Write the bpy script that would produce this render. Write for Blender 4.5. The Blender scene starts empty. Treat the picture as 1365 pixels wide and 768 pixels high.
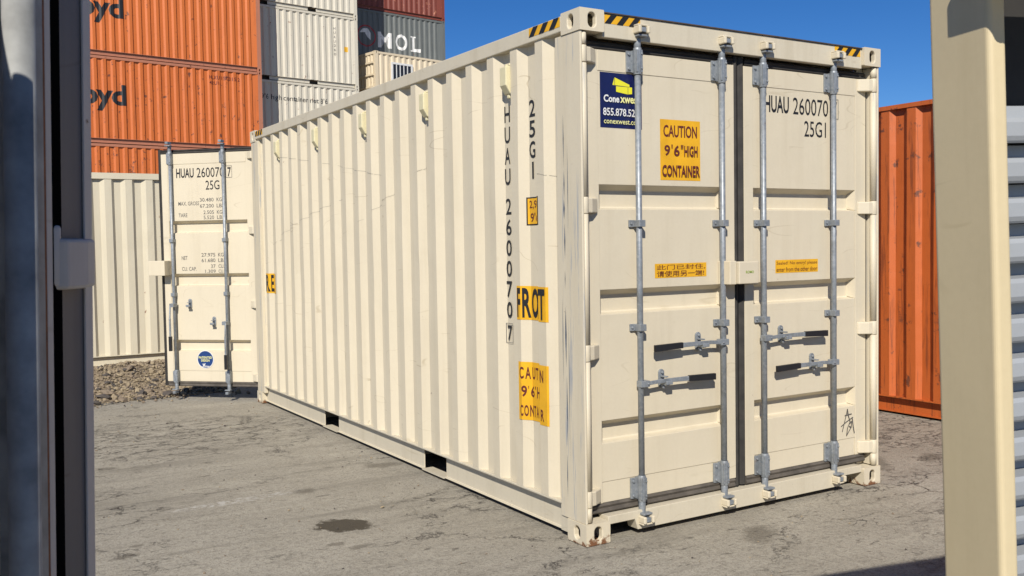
import bpy, bmesh, math, random
from mathutils import Vector, Matrix, noise
R = math.radians
rnd = random.Random(7)
scene = bpy.context.scene
C = scene.collection

# ------------------------------------------------------------------ camera, sky, sun, exposure
cam_d = bpy.data.cameras.new('camera'); cam = bpy.data.objects.new('camera', cam_d); C.objects.link(cam)
yaw, pitch, roll = 0.5478, -0.0449, -0.0167
f_ = Vector((math.sin(yaw)*math.cos(pitch), math.cos(yaw)*math.cos(pitch), math.sin(pitch)))
r0 = Vector((math.cos(yaw), -math.sin(yaw), 0)); u0 = r0.cross(f_)
r_ = r0*math.cos(roll)+u0*math.sin(roll); u_ = u0*math.cos(roll)-r0*math.sin(roll)
m = Matrix((r_, u_, -f_)).transposed().to_4x4(); m.translation = (-2.9857, -4.1625, 1.6432)
cam.matrix_world = m
cam_d.sensor_width = 36; cam_d.lens = 1273.58/1365*36; cam_d.clip_start = 0.05; cam_d.clip_end = 1500
cam_d.dof.use_dof = True; cam_d.dof.focus_distance = 6.5; cam_d.dof.aperture_fstop = 20
scene.camera = cam
SUN_AZ, SUN_EL = 218.5, 37.0            # compass bearing (from +Y towards +X) and height of the sun
world = bpy.data.worlds.new('World'); scene.world = world; world.use_nodes = True
wn = world.node_tree.nodes; wl = world.node_tree.links
sky = wn.new('ShaderNodeTexSky'); sky.sky_type = 'NISHITA'; sky.sun_disc = False
sky.sun_elevation = R(SUN_EL); sky.sun_rotation = R(SUN_AZ); sky.altitude = 2500; sky.air_density = 1.0; sky.dust_density = 0.0; sky.ozone_density = 5.0
hs = wn.new('ShaderNodeHueSaturation'); hs.inputs['Saturation'].default_value = 1.25; hs.inputs['Hue'].default_value = .508; wl.new(sky.outputs[0], hs.inputs['Color'])
wl.new(hs.outputs[0], wn['Background'].inputs[0]); wn['Background'].inputs[1].default_value = 0.080
sd = bpy.data.lights.new('sun', 'SUN'); so = bpy.data.objects.new('sun', sd); C.objects.link(so)
sd.energy = 5.0; sd.angle = R(0.53); sd.color = (1.0, 0.94, 0.85)
sv = Vector((math.sin(R(SUN_AZ))*math.cos(R(SUN_EL)), math.cos(R(SUN_AZ))*math.cos(R(SUN_EL)), math.sin(R(SUN_EL))))
so.rotation_euler = sv.to_track_quat('Z', 'Y').to_euler()
scene.view_settings.view_transform = 'Standard'; scene.view_settings.look = 'None'
scene.view_settings.exposure = 0.16; scene.view_settings.gamma = 1.0

# ------------------------------------------------------------------ helpers
def link(name, me, parent=None, mats=(), mw=None, bevel=0.0, kind=None):
    o = bpy.data.objects.new(name, me); C.objects.link(o)
    for mm in mats:
        if len(me.materials) < len(mats): me.materials.append(mm)
    if parent: o.parent = parent
    if mw is not None: o.matrix_local = mw
    if bevel:
        b = o.modifiers.new('bevel', 'BEVEL'); b.width = bevel; b.segments = 2; b.limit_method = 'ANGLE'; b.angle_limit = R(40)
    if kind: o['kind'] = kind
    return o
def tag(o, label, cat, group=None):
    o['label'] = label; o['category'] = cat
    if group: o['group'] = group
    return o
def empty(name, loc=(0, 0, 0), rz=0):
    o = bpy.data.objects.new(name, None); C.objects.link(o); o.location = loc; o.rotation_euler = (0, 0, rz); o.empty_display_size = .2
    return o
class MB:
    def __init__(s): s.v = []; s.f = []; s.mi = []; s.sm = []; s.m = 0; s.xf = None
    def add(s, vs, fs, smooth=False):
        b = len(s.v)
        for p in vs:
            p = Vector(p); s.v.append(s.xf(p) if s.xf else p)
        for q in fs:
            s.f.append([i+b for i in q]); s.mi.append(s.m); s.sm.append(smooth)
        return s
    def box(s, x0, x1, y0, y1, z0, z1):
        return s.add([(x, y, z) for x in (x0, x1) for y in (y0, y1) for z in (z0, z1)],
                     [(0,1,3,2),(4,6,7,5),(0,4,5,1),(2,3,7,6),(0,2,6,4),(1,5,7,3)])
    def prism(s, poly, axis, a, b):          # poly: 2D points in the two other axes (cyclic order kept), extruded along axis
        def P(p, t):
            q = list(p); q.insert('xyz'.index(axis), t); return q
        n = len(poly)
        return s.add([P(p, a) for p in poly]+[P(p, b) for p in poly],
                     [tuple(range(n))[::-1], tuple(range(n, 2*n))]+[(i, (i+1) % n, n+(i+1) % n, n+i) for i in range(n)])
    def tube(s, p0, p1, r, n=16, r2=None, caps=True):
        p0, p1 = Vector(p0), Vector(p1); d = (p1-p0).normalized()
        a = d.orthogonal().normalized(); b = d.cross(a); r2 = r if r2 is None else r2
        vs = [p0+(a*math.cos(t)+b*math.sin(t))*r for t in [2*math.pi*i/n for i in range(n)]]
        vs += [p1+(a*math.cos(t)+b*math.sin(t))*r2 for t in [2*math.pi*i/n for i in range(n)]]
        s.add(vs, [(i, (i+1) % n, n+(i+1) % n, n+i) for i in range(n)], True)
        if caps:
            k = len(s.v)-2*n
            s.f += [[k+i for i in range(n)][::-1], [k+n+i for i in range(n)]]; s.mi += [s.m]*2; s.sm += [False]*2
        return s
    def mesh(s, name='mesh', recalc=True):
        me = bpy.data.meshes.new(name); me.from_pydata([tuple(p) for p in s.v], [], s.f)
        me.polygons.foreach_set('material_index', s.mi); me.polygons.foreach_set('use_smooth', s.sm)
        if recalc:
            bm = bmesh.new(); bm.from_mesh(me); bmesh.ops.recalc_face_normals(bm, faces=bm.faces); bm.to_mesh(me); bm.free()
        me.update(); return me
    def build(s, name, mats, parent=None, **k):
        if not isinstance(mats, (list, tuple)): mats = [mats]
        return link(name, s.mesh(name), parent, mats, **k)

# text: 2D mesh of a string fitted into a rectangle
def text2d(body, x0, x1, z0, z1, bold=0.0, align='CENTER', spacing=1.0):
    cu = bpy.data.curves.new('t', 'FONT'); cu.body = body; cu.size = 1; cu.offset = bold; cu.align_x = align; cu.resolution_u = 3
    cu.space_character = spacing
    o = bpy.data.objects.new('t', cu); C.objects.link(o)
    me = bpy.data.meshes.new_from_object(o); bpy.data.objects.remove(o); bpy.data.curves.remove(cu)
    vs = [v.co.copy() for v in me.vertices]; fs = [list(p.vertices) for p in me.polygons]; bpy.data.meshes.remove(me)
    ax, bx = min(v.x for v in vs), max(v.x for v in vs); ay, by = min(v.y for v in vs), max(v.y for v in vs)
    return ([(x0+(v.x-ax)/(bx-ax)*(x1-x0), z0+(v.y-ay)/(by-ay)*(z1-z0)) for v in vs], fs)
def rect2d(x0, x1, z0, z1): return ([(x0, z0), (x1, z0), (x1, z1), (x0, z1)], [[0, 1, 2, 3]])
def poly2d(pts): return (pts, [list(range(len(pts)))])
def frame2d(x0, x1, z0, z1, w):
    o = [(x0, z0), (x1, z0), (x1, z1), (x0, z1)]; i = [(x0+w, z0+w), (x1-w, z0+w), (x1-w, z1-w), (x0+w, z1-w)]
    return (o+i, [[k, (k+1) % 4, 4+(k+1) % 4, 4+k] for k in range(4)])
def circ2d(cx, cz, r, n=32, r2=None):
    return poly2d([(cx+r*math.cos(2*math.pi*i/n), cz+(r2 or r)*math.sin(2*math.pi*i/n)) for i in range(n)])
def stroke2d(pts, w):
    V = []; F = []
    for (a, b) in zip(pts[:-1], pts[1:]):
        a, b = Vector(a), Vector(b); d = (b-a).normalized(); nn = Vector((-d.y, d.x))*w/2; e = d*w*.3
        k = len(V); V += [tuple(a-e-nn), tuple(b+e-nn), tuple(b+e+nn), tuple(a-e+nn)]; F.append([k, k+1, k+2, k+3])
    return (V, F)
def decal(name, layers, frame, parent, folds=(), mats=None, **k):
    """layers: list of (2D mesh, material). frame(u, v, off) -> 3D. folds: u-positions where the surface bends."""
    bm = bmesh.new(); ml = []
    for li, (g, mat) in enumerate(layers):
        if mat not in ml: ml.append(mat)
        b2 = bmesh.new(); vs = [b2.verts.new((p[0], p[1], 0)) for p in g[0]]
        for q in g[1]:
            try: b2.faces.new([vs[i] for i in q])
            except ValueError: pass
        us = [p[0] for p in g[0]]
        for fu in folds:
            if min(us) < fu < max(us):
                bmesh.ops.bisect_plane(b2, geom=b2.verts[:]+b2.edges[:]+b2.faces[:], plane_co=(fu, 0, 0), plane_no=(1, 0, 0))
        off = .0012+.0009*li
        mp = {v: bm.verts.new(frame(v.co.x, v.co.y, off)) for v in b2.verts}
        for q in b2.faces:
            nf = bm.faces.new([mp[v] for v in q.verts]); nf.material_index = ml.index(mat)
        b2.free()
    me = bpy.data.meshes.new(name); bm.to_mesh(me); bm.free()
    return link(name, me, parent, ml, **k)

# ------------------------------------------------------------------ materials
def nodes(name):
    mt = bpy.data.materials.new(name); mt.use_nodes = True
    nt = mt.node_tree; return mt, nt, nt.nodes['Principled BSDF']
def N(nt, t, **k):
    n = nt.nodes.new(t)
    for a, b in k.items(): setattr(n, a, b)
    return n
def mixc(nt, fac, a, b, bt='MIX'):
    n = N(nt, 'ShaderNodeMix', data_type='RGBA', blend_type=bt)
    for s, v in ((n.inputs[0], fac), (n.inputs[6], a), (n.inputs[7], b)):
        if hasattr(v, 'links') or hasattr(v, 'is_linked'): nt.links.new(v, s)
        elif isinstance(v, (int, float)): s.default_value = v
        else: s.default_value = (*v, 1)
    return n.outputs[2]
def ramp(nt, src, a, b):
    n = N(nt, 'ShaderNodeMapRange'); n.inputs[1].default_value = a; n.inputs[2].default_value = b; n.clamp = True
    nt.links.new(src, n.inputs[0]); return n.outputs[0]
def mul(nt, a, b, op='MULTIPLY'):
    n = N(nt, 'ShaderNodeMath', operation=op)
    for s, v in ((n.inputs[0], a), (n.inputs[1], b)):
        if hasattr(v, 'links') or hasattr(v, 'is_linked'): nt.links.new(v, s)
        else: s.default_value = v
    return n.outputs[0]
def coords(nt, scale=(1, 1, 1)):
    tc = N(nt, 'ShaderNodeTexCoord'); oi = N(nt, 'ShaderNodeObjectInfo')
    cm = N(nt, 'ShaderNodeCombineXYZ')
    for i in range(3): nt.links.new(mul(nt, oi.outputs['Random'], 37.0+i*11), cm.inputs[i])
    va = N(nt, 'ShaderNodeVectorMath', operation='ADD'); nt.links.new(tc.outputs['Object'], va.inputs[0]); nt.links.new(cm.outputs[0], va.inputs[1])
    mp = N(nt, 'ShaderNodeMapping'); mp.inputs['Scale'].default_value = scale; nt.links.new(va.outputs[0], mp.inputs[0]); return mp.outputs[0]
def noi(nt, co, scale, detail=4, rough=.55):
    n = N(nt, 'ShaderNodeTexNoise'); n.inputs['Scale'].default_value = scale; n.inputs['Detail'].default_value = detail; n.inputs['Roughness'].default_value = rough
    nt.links.new(co, n.inputs['Vector']); return n.outputs[0]
def bump(nt, bs, h, strength, dist, prev=None):
    b = N(nt, 'ShaderNodeBump'); b.inputs['Strength'].default_value = strength; b.inputs['Distance'].default_value = dist
    nt.links.new(h, b.inputs['Height'])
    if prev: nt.links.new(prev, b.inputs['Normal'])
    nt.links.new(b.outputs[0], bs.inputs['Normal']); return b.outputs[0]
def paint(name, col, dirt=.25, rust=0.0, rough=.45, dents=.3, rustcol=(.10, .035, .015), streak=None, chips=.0, ss=.75, s0=.56, scratch=0.0, low=None):
    mt, nt, bs = nodes(name)
    co = coords(nt); cs = coords(nt, (9, 9, .55)); cf = coords(nt, (30, 30, 1.6))
    big = noi(nt, co, 1.1, 4); st = noi(nt, cs, 1.0, 6, .65); fine = noi(nt, co, 60, 3)
    c = mixc(nt, ramp(nt, big, .3, .75), col, tuple(x*.93 for x in col))
    dcol = (col[0]*.62, col[1]*.58, col[2]*.5)
    c = mixc(nt, mul(nt, ramp(nt, st, .5, .85), dirt), c, dcol)
    c = mixc(nt, mul(nt, ramp(nt, fine, .35, .8), dirt*.28), c, dcol)
    if streak:
        s2 = noi(nt, cf, .8, 5, .7); c = mixc(nt, mul(nt, ramp(nt, s2, s0, s0+.10), ss), c, streak)
    sc = noi(nt, coords(nt, (1.2, 1.2, 26)), 1.0, 8, .8)                      # faint scuffs
    c = mixc(nt, mul(nt, ramp(nt, sc, .70, .78), dirt*.7), c, dcol)
    if scratch:
        for k, (sx, rot) in enumerate(((.5, .5), (.9, -.35), (.35, .1))):
            mpn = N(nt, 'ShaderNodeMapping'); mpn.inputs['Rotation'].default_value = (rot, rot*.7, .3); mpn.inputs['Scale'].default_value = (sx*1.2, sx*1.2, 3.0); mpn.inputs['Location'].default_value = (k*7, 3, k); nt.links.new(co, mpn.inputs[0])
            nn = noi(nt, mpn.outputs[0], 1.0, 2, .5); ab = mul(nt, mul(nt, nn, -.5, 'ADD'), 0, 'ABSOLUTE')
            lm = mul(nt, ramp(nt, ab, .0035, .0012), ramp(nt, noi(nt, co, 1.7+k, 3), .56, .64)); c = mixc(nt, mul(nt, lm, scratch), c, dcol)
    if low:
        sep = N(nt, 'ShaderNodeSeparateXYZ'); tc0 = N(nt, 'ShaderNodeTexCoord'); nt.links.new(tc0.outputs['Object'], sep.inputs[0])
        g = mul(nt, mul(nt, sep.outputs[2], -1/low), mul(nt, noi(nt, co, 16, 6, .7), 1.9), 'ADD')
        c = mixc(nt, ramp(nt, g, .80, .95), c, mixc(nt, noi(nt, co, 60, 3), (.22, .10, .04), (.12, .05, .025)))
    if chips:
        n1 = noi(nt, co, 14, 6, .7); c = mixc(nt, mul(nt, ramp(nt, n1, .70, .74), chips), c, (.13, .075, .045))
    if rust:
        n1 = noi(nt, co, 5.5, 8, .72); n2 = noi(nt, coords(nt, (6, 6, .9)), 1.0, 5)
        rm = ramp(nt, mul(nt, n1, mul(nt, n2, .7, 'ADD')), .86-.13*rust, .90-.11*rust)
        c = mixc(nt, rm, c, mixc(nt, noi(nt, co, 40, 3), rustcol, tuple(x*2.2 for x in rustcol)))
    nt.links.new(c, bs.inputs['Base Color'])
    nt.links.new(mul(nt, mul(nt, st, .25), rough, 'ADD'), bs.inputs['Roughness'])
    b1 = bump(nt, bs, noi(nt, co, 3.2, 2), dents, .012)
    bump(nt, bs, noi(nt, co, 220, 2), .06, .002, b1)
    return mt
def plain(name, col, rough=.5, metal=0.0, var=.2, scale=30):
    mt, nt, bs = nodes(name); co = coords(nt)
    c = mixc(nt, ramp(nt, noi(nt, co, scale, 4), .3, .7), col, tuple(x*(1-var) for x in col))
    nt.links.new(c, bs.inputs['Base Color']); bs.inputs['Roughness'].default_value = rough; bs.inputs['Metallic'].default_value = metal
    return mt
def matte(name, col):
    mt, nt, bs = nodes(name); bs.inputs['Base Color'].default_value = (*col, 1); bs.inputs['Roughness'].default_value = 1; bs.inputs['Specular IOR Level'].default_value = 0; return mt
def galv(name):
    mt, nt, bs = nodes(name); co = coords(nt)
    v = N(nt, 'ShaderNodeTexVoronoi'); v.inputs['Scale'].default_value = 70; nt.links.new(co, v.inputs['Vector'])
    c = mixc(nt, mul(nt, v.outputs['Color'], 1.0), (.20, .225, .25), (.30, .32, .335))
    c = mixc(nt, ramp(nt, noi(nt, co, 9, 6, .7), .5, .75), c, (.16, .17, .175))
    c = mixc(nt, mul(nt, ramp(nt, noi(nt, co, 24, 7, .75), .62, .70), .6), c, (.16, .085, .045))
    nt.links.new(c, bs.inputs['Base Color']); bs.inputs['Metallic'].default_value = .3
    nt.links.new(mul(nt, mul(nt, noi(nt, co, 25, 4), .3), .32, 'ADD'), bs.inputs['Roughness'])
    return mt
CREAM = (.618, .550, .412)
M = dict(
    cream=paint('cream_paint', CREAM, .32, chips=.6, scratch=.6, dents=.5), creamdoor=paint('cream_door_paint', CREAM, .28, chips=.5, dents=.5, scratch=.35),
    creampost=paint('cream_post_paint', CREAM, .35, streak=(.27, .30, .34), chips=.9), casting=paint('cream_casting_paint', CREAM, .35, chips=1), castrust=paint('worn_casting_paint', CREAM, .4, chips=1, low=.14),
    rail=paint('cream_rail_paint', (.575, .52, .40), .5, chips=1, scratch=.4),
    cream2=paint('faded_cream_paint', (.60, .545, .41), .35, rust=.3), cream3=paint('stack_cream_paint', (.60, .56, .46), .45, streak=(.38, .35, .29), ss=.35, rust=.5),
    tan=paint('tan_paint', (.66, .56, .40), .35, rust=.3),
    orange=paint('orange_paint', (.56, .140, .026), .35, streak=(.25, .06, .02), ss=.35, rust=.6, rustcol=(.09, .03, .015)), orange2=paint('rusty_orange_paint', (.54, .132, .024), .4, streak=(.20, .05, .018), ss=.45, rust=1.0, rustcol=(.09, .03, .015)),
    orange3=paint('deep_orange_paint', (.50, .115, .022), .45, streak=(.13, .035, .015), ss=.6, s0=.53, rust=1.25, rustcol=(.09, .03, .015), dents=.8), orail=paint('salmon_rail_paint', (.42, .17, .10), .5, rust=.5),
    slate=paint('slate_paint', (.125, .138, .135), .5, streak=(.25, .26, .25), ss=.35, rust=.3), redbrown=paint('red_brown_paint', (.19, .045, .028), .5, rust=.8, rustcol=(.3, .12, .07)),
    jamb=paint('beige_jamb_paint', (.61, .51, .315), .3, dents=.25, scratch=.3, chips=.4), greypost=paint('grey_post_paint', (.115, .115, .118), .3, dents=.2, scratch=.6), palesteel=paint('pale_primer_paint', (.52, .48, .44), .4, scratch=.6, chips=1),
    galv=galv('galvanized_steel'), rubber=plain('black_rubber', (.040, .036, .031), .75, var=.6, scale=11), dusty=plain('dusty_rubber', (.11, .095, .078), .85, var=.5, scale=14),
    grip=plain('black_grip', (.012, .012, .014), .45), black=plain('black_print', (.012, .012, .014), .5), greyprint=plain('worn_print', (.10, .095, .09), .6),
    yellow=plain('yellow_sticker', (.78, .41, .012), .45, var=.20, scale=9), darkred=plain('dark_red_print', (.12, .02, .015), .5), navy=plain('navy_sign', (.008, .012, .075), .35), blue=plain('blue_sticker', (.015, .05, .18), .35),
    lemon=plain('lemon_print', (.72, .68, .03), .4, var=.05), white=plain('white_print', (.72, .72, .70), .45, var=.15, scale=6), pale=plain('pale_yellow_print', (.72, .70, .30), .4, var=.05), green=plain('green_print', (.22, .36, .02), .5),
    dark=plain('dark_interior', (.03, .028, .025), .8), floor=plain('plywood_floor', (.10, .07, .045), .8), shutter=paint('white_shutter_paint', (.31, .33, .35), .25, rough=.4, dents=.1),
    vent=plain('ivory_vent', (.66, .60, .38), .45, var=.08), red=plain('red_print', (.35, .03, .03), .5), glassd=plain('dark_window_glass', (.02, .022, .025), .08), oldgalv=plain('weathered_zinc', (.33, .335, .32), .6, metal=.0, var=.5, scale=18), scratch=plain('scratched_paint', (.40, .36, .275), .7, var=.3), bluescrape=plain('blue_grey_scrape', (.14, .17, .22), .6, var=.6, scale=25), void=matte('gap_shade_black', (.004, .004, .004)), shade_brown=plain('painted_shade_brown', (.085, .06, .045), .8, var=.5, scale=12), rustpaint=plain('rust_edge', (.25, .09, .03), .8, var=.5, scale=60))

# ------------------------------------------------------------------ ground
def ground_mat():
    mt, nt, bs = nodes('worn_asphalt'); tc = N(nt, 'ShaderNodeTexCoord'); co = tc.outputs['Object']
    def mp(scale=(1, 1, 1), loc=(0, 0, 0), rot=0):
        n = N(nt, 'ShaderNodeMapping'); n.inputs['Scale'].default_value = scale; n.inputs['Location'].default_value = loc; n.inputs['Rotation'].default_value = (0, 0, rot)
        nt.links.new(co, n.inputs[0]); return n.outputs[0]
    big = noi(nt, co, .55, 6, .6); mid = noi(nt, co, 3.0, 7, .65); fine = noi(nt, co, 90, 4, .7); agg = noi(nt, co, 260, 2, .7)
    streaks = noi(nt, mp((.45, 3.2, 1), rot=R(6)), 1.0, 7, .68); dstreak = noi(nt, mp((.35, 4.5, 1), (7, 3, 0), R(3)), 1.0, 8, .7)
    c = mixc(nt, ramp(nt, big, .35, .68), (.285, .260, .205), (.385, .353, .283))
    c = mixc(nt, mul(nt, ramp(nt, mid, .45, .75), .55), c, (.245, .220, .168))
    c = mixc(nt, mul(nt, ramp(nt, streaks, .5, .75), .5), c, (.47, .435, .345))
    c = mixc(nt, mul(nt, ramp(nt, noi(nt, co, 34, 6, .75), .50, .66), .7), c, (.15, .130, .100))
    c = mixc(nt, mul(nt, ramp(nt, fine, .48, .64), .6), c, (.135, .120, .095))
    c = mixc(nt, mul(nt, ramp(nt, agg, .56, .66), .7), c, (.52, .48, .41))
    c = mixc(nt, mul(nt, ramp(nt, dstreak, .52, .68), .6), c, (.17, .153, .12))
    # pits and scuffs: small dark gouges lying along the traffic direction
    pit = ramp(nt, noi(nt, mp((6, 22, 1), rot=R(5)), 1.0, 5, .62), .63, .69); pit = mul(nt, pit, ramp(nt, noi(nt, co, 1.3, 4), .42, .58))
    c = mixc(nt, mul(nt, pit, .75), c, (.075, .060, .045))
    # cracks: cell borders on warped coordinates, broken up, present only in patches
    wob = N(nt, 'ShaderNodeTexNoise'); wob.inputs['Scale'].default_value = 2.2; wob.inputs['Detail'].default_value = 9; wob.inputs['Roughness'].default_value = .72; nt.links.new(co, wob.inputs['Vector'])
    brk = ramp(nt, noi(nt, co, 7, 5, .7), .40, .56)
    def crack(scale, w, warp, lo, hi, mscale, extra=None):
        va = N(nt, 'ShaderNodeVectorMath', operation='MULTIPLY_ADD'); nt.links.new(wob.outputs['Color'], va.inputs[0]); va.inputs[1].default_value = (warp,)*3; nt.links.new(co, va.inputs[2])
        st = N(nt, 'ShaderNodeMapping'); st.inputs['Rotation'].default_value = (0, 0, R(4)); st.inputs['Scale'].default_value = (.5, 1.2, 1); nt.links.new(va.outputs[0], st.inputs[0])
        v = N(nt, 'ShaderNodeTexVoronoi', feature='DISTANCE_TO_EDGE'); v.inputs['Scale'].default_value = scale; nt.links.new(st.outputs[0], v.inputs['Vector'])
        msk = ramp(nt, noi(nt, mp(loc=(scale*3, 5, 0)), mscale, 4), lo, hi)
        if extra: msk = mul(nt, msk, extra, 'MAXIMUM')
        return mul(nt, mul(nt, ramp(nt, v.outputs[0], w, w*.2), msk), brk)
    def zone(x, y, rx, ry):
        n = N(nt, 'ShaderNodeMapping', vector_type='TEXTURE'); n.inputs['Location'].default_value = (x, y, 0); n.inputs['Scale'].default_value = (rx, ry, 1); nt.links.new(co, n.inputs[0])
        ln = N(nt, 'ShaderNodeVectorMath', operation='LENGTH'); nt.links.new(n.outputs[0], ln.inputs[0]); return ramp(nt, mul(nt, ln.outputs['Value'], mul(nt, mid, .8), 'ADD'), 1.5, 1.1)
    zn = mul(nt, zone(-1.3, 4.6, 1.5, 1.0), zone(4.0, 1.2, 1.2, .8), 'MAXIMUM')
    cr = mul(nt, crack(.8, .006, .9, .44, .56, .6), crack(3.4, .028, .5, .54, .62, .45, zn), 'MAXIMUM')
    cr = mul(nt, cr, crack(8, .040, .3, .58, .66, .8, mul(nt, zn, .8)), 'MAXIMUM')
    c = mixc(nt, mul(nt, cr, .9), c, (.045, .036, .028))
    # oil and damp patches
    def blot(x, y, rx, ry, rot, edge=.55):
        n = N(nt, 'ShaderNodeMapping', vector_type='TEXTURE'); n.inputs['Location'].default_value = (x, y, 0); n.inputs['Rotation'].default_value = (0, 0, rot); n.inputs['Scale'].default_value = (rx, ry, 1)
        nt.links.new(co, n.inputs[0]); ln = N(nt, 'ShaderNodeVectorMath', operation='LENGTH'); nt.links.new(n.outputs[0], ln.inputs[0])
        d = mul(nt, ln.outputs['Value'], mul(nt, noi(nt, co, 9, 7, .75), 1.5), 'ADD'); return ramp(nt, d, 1.72, 1.72-edge*.5)
    oil = blot(-.93, 1.19, .19, .14, R(-35), .3)
    for a in ((-1.10, .86, .07, .04, 0), (-1.00, .74, .10, .05, .2), (-.10, 2.48, .2, .10, -.3), (-2.14, 1.28, .10, .05, .2), (-2.05, 1.44, .05, .03, 0), (-.85, 2.1, .10, .08, .3), (-2.4, 1.9, .06, .03, 0), (.95, -.35, .22, .12, .6), (2.95, .45, .35, .12, .9), (3.4, .3, .2, .1, .4), (-1.9, 3.6, .12, .07, 0)):
        oil = mul(nt, oil, mul(nt, blot(*a, .9), .5), 'MAXIMUM')
    c = mixc(nt, mul(nt, oil, .93), c, (.046, .035, .019))
    wh = mul(nt, blot(-1.32, 2.11, .55, .075, R(4), .9), ramp(nt, noi(nt, co, 30, 5, .7), .45, .62))
    c = mixc(nt, mul(nt, wh, .7), c, (.52, .50, .46))
    nt.links.new(c, bs.inputs['Base Color']); bs.inputs['Roughness'].default_value = .9
    b1 = bump(nt, bs, mid, .5, .03); b1 = bump(nt, bs, noi(nt, co, 34, 6, .75), .6, .012, b1); b2 = bump(nt, bs, fine, .8, .006, b1); b3 = bump(nt, bs, mul(nt, mul(nt, cr, pit, 'MAXIMUM'), -1.0), .8, .010, b2)
    return mt
gm = ground_mat()
bm = bmesh.new(); xs = [-300, -60, -20]+[-8+.25*i for i in range(0, 73)]+[14, 30, 80, 300]; ys = [-300, -60, -20]+[-6+.25*i for i in range(0, 65)]+[14, 30, 80, 300]
def gz(x, y):
    if not (-8 < x < 10 and -6 < y < 10): return 0.0
    return min(0, .012*(noise.noise(Vector((x*.7, y*.7, 3)))-.55)) if not (-.1 < x < 2.6 and -.1 < y < 6.2) else -.004
grid = [[bm.verts.new((x, y, gz(x, y))) for x in xs] for y in ys]
for j in range(len(ys)-1):
    for i in range(len(xs)-1):
        f = bm.faces.new((grid[j][i], grid[j][i+1], grid[j+1][i+1], grid[j+1][i])); f.smooth = True
me = bpy.data.meshes.new('ground'); bm.to_mesh(me); bm.free()
link('ground', me, None, [gm], kind='structure')

# ------------------------------------------------------------------ corrugation
class Corr:
    """depth profile along s: outer flats at 0, recess floors at d"""
    def __init__(s, a, b, start, pitch, d=.036, flat=.072, slope=.068, end=.0, slope2=None):
        slope2 = slope2 or slope
        pts = [(a, end)]
        k = math.ceil((a+slope+.01-start)/pitch); x = start+k*pitch
        s.pts = pts
        while x+flat+2*slope < b-.0:                      # outer flat starts at x
            if x-slope > pts[-1][0]+.004:
                pts.append((x-slope, d)) if pts[-1][1] == d or x-slope-pts[-1][0] > .05 else None
            pts += [(x, 0), (x+flat, 0), (x+flat+slope2, d)]; x += pitch
        pts.append((b, end))
        # remove duplicates
        q = [pts[0]]
        for p in pts[1:]:
            if p[0] > q[-1][0]+1e-4: q.append(p)
        s.pts = q
    def at(s, x):
        for (a, p), (b, q_) in zip(s.pts[:-1], s.pts[1:]):
            if a <= x <= b: return p+(q_-p)*(x-a)/(b-a)
        return s.pts[-1][1]
    def folds(s): return [p[0] for p in s.pts]
def corr_mesh(cr, z0, z1, P, nz=1, dent=0.0, seed=0):
    """P(s, depth, z) -> 3D"""
    mb = MB(); n = len(cr.pts); V = []
    for j in range(nz+1):
        z = z0+(z1-z0)*j/nz
        for (x, d) in cr.pts:
            dd = d
            if dent: dd += dent*max(0, noise.noise(Vector((x*2.3+seed, z*2.1, seed)))-.25)+dent*.25*noise.noise(Vector((x*.8, z*.6, seed+9)))
            V.append(P(x, dd, z))
    mb.add(V, [(j*n+i, j*n+i+1, (j+1)*n+i+1, (j+1)*n+i) for j in range(nz) for i in range(n-1)])
    return mb.mesh('side_panel', recalc=False)

# ------------------------------------------------------------------ corner casting (shared mesh)
def casting_mesh(lx=.162, ly=.178, lz=.118):
    """box with stadium shaped holes in its -x and -y faces; origin at its outer lower corner, extends +x +y +z"""
    mb = MB()
    def plate(P, w, h, rx, rz, n=20):
        cx, cz = w*.5, h*.5
        ang = [2*math.pi*(i+.5)/n for i in range(n)]; hole = []; out = []
        for a in ang:
            c, s = math.cos(a), math.sin(a); hole.append((cx+rx*c, cz+(rz-rx)*(1 if s > 0 else -1)+rx*s))
            t = min(cx/abs(c) if abs(c) > 1e-6 else 9, cz/abs(s) if abs(s) > 1e-6 else 9); out.append((cx+t*c, cz+t*s))
        # snap the outline to the rectangle's corners
        for cn in ((0, 0), (w, 0), (w, h), (0, h)):
            k = min(range(n), key=lambda i: (out[i][0]-cn[0])**2+(out[i][1]-cn[1])**2); out[k] = cn
        mb.add([P(p, 0) for p in out]+[P(p, 0) for p in hole]+[P(p, .03) for p in hole],
               [(i, (i+1) % n, n+(i+1) % n, n+i) for i in range(n)]+[(n+i, n+(i+1) % n, 2*n+(i+1) % n, 2*n+i) for i in range(n)])
    plate(lambda p, t: (p[0], t, p[1]), lx, lz, .026, .040)
    plate(lambda p, t: (t, p[0], p[1]), ly, lz, .026, .038)
    mb.add([(0,0,0),(lx,0,0),(lx,ly,0),(0,ly,0),(0,0,lz),(lx,0,lz),(lx,ly,lz),(0,ly,lz)], [(0,3,2,1),(4,5,6,7),(1,2,6,5),(2,3,7,6)])
    bm = bmesh.new(); me = mb.mesh('corner_casting', recalc=False); bm.from_mesh(me); bmesh.ops.remove_doubles(bm, verts=bm.verts, dist=.0004)
    bmesh.ops.recalc_face_normals(bm, faces=bm.faces); bm.to_mesh(me); bm.free(); return me
CAST = casting_mesh()
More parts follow.
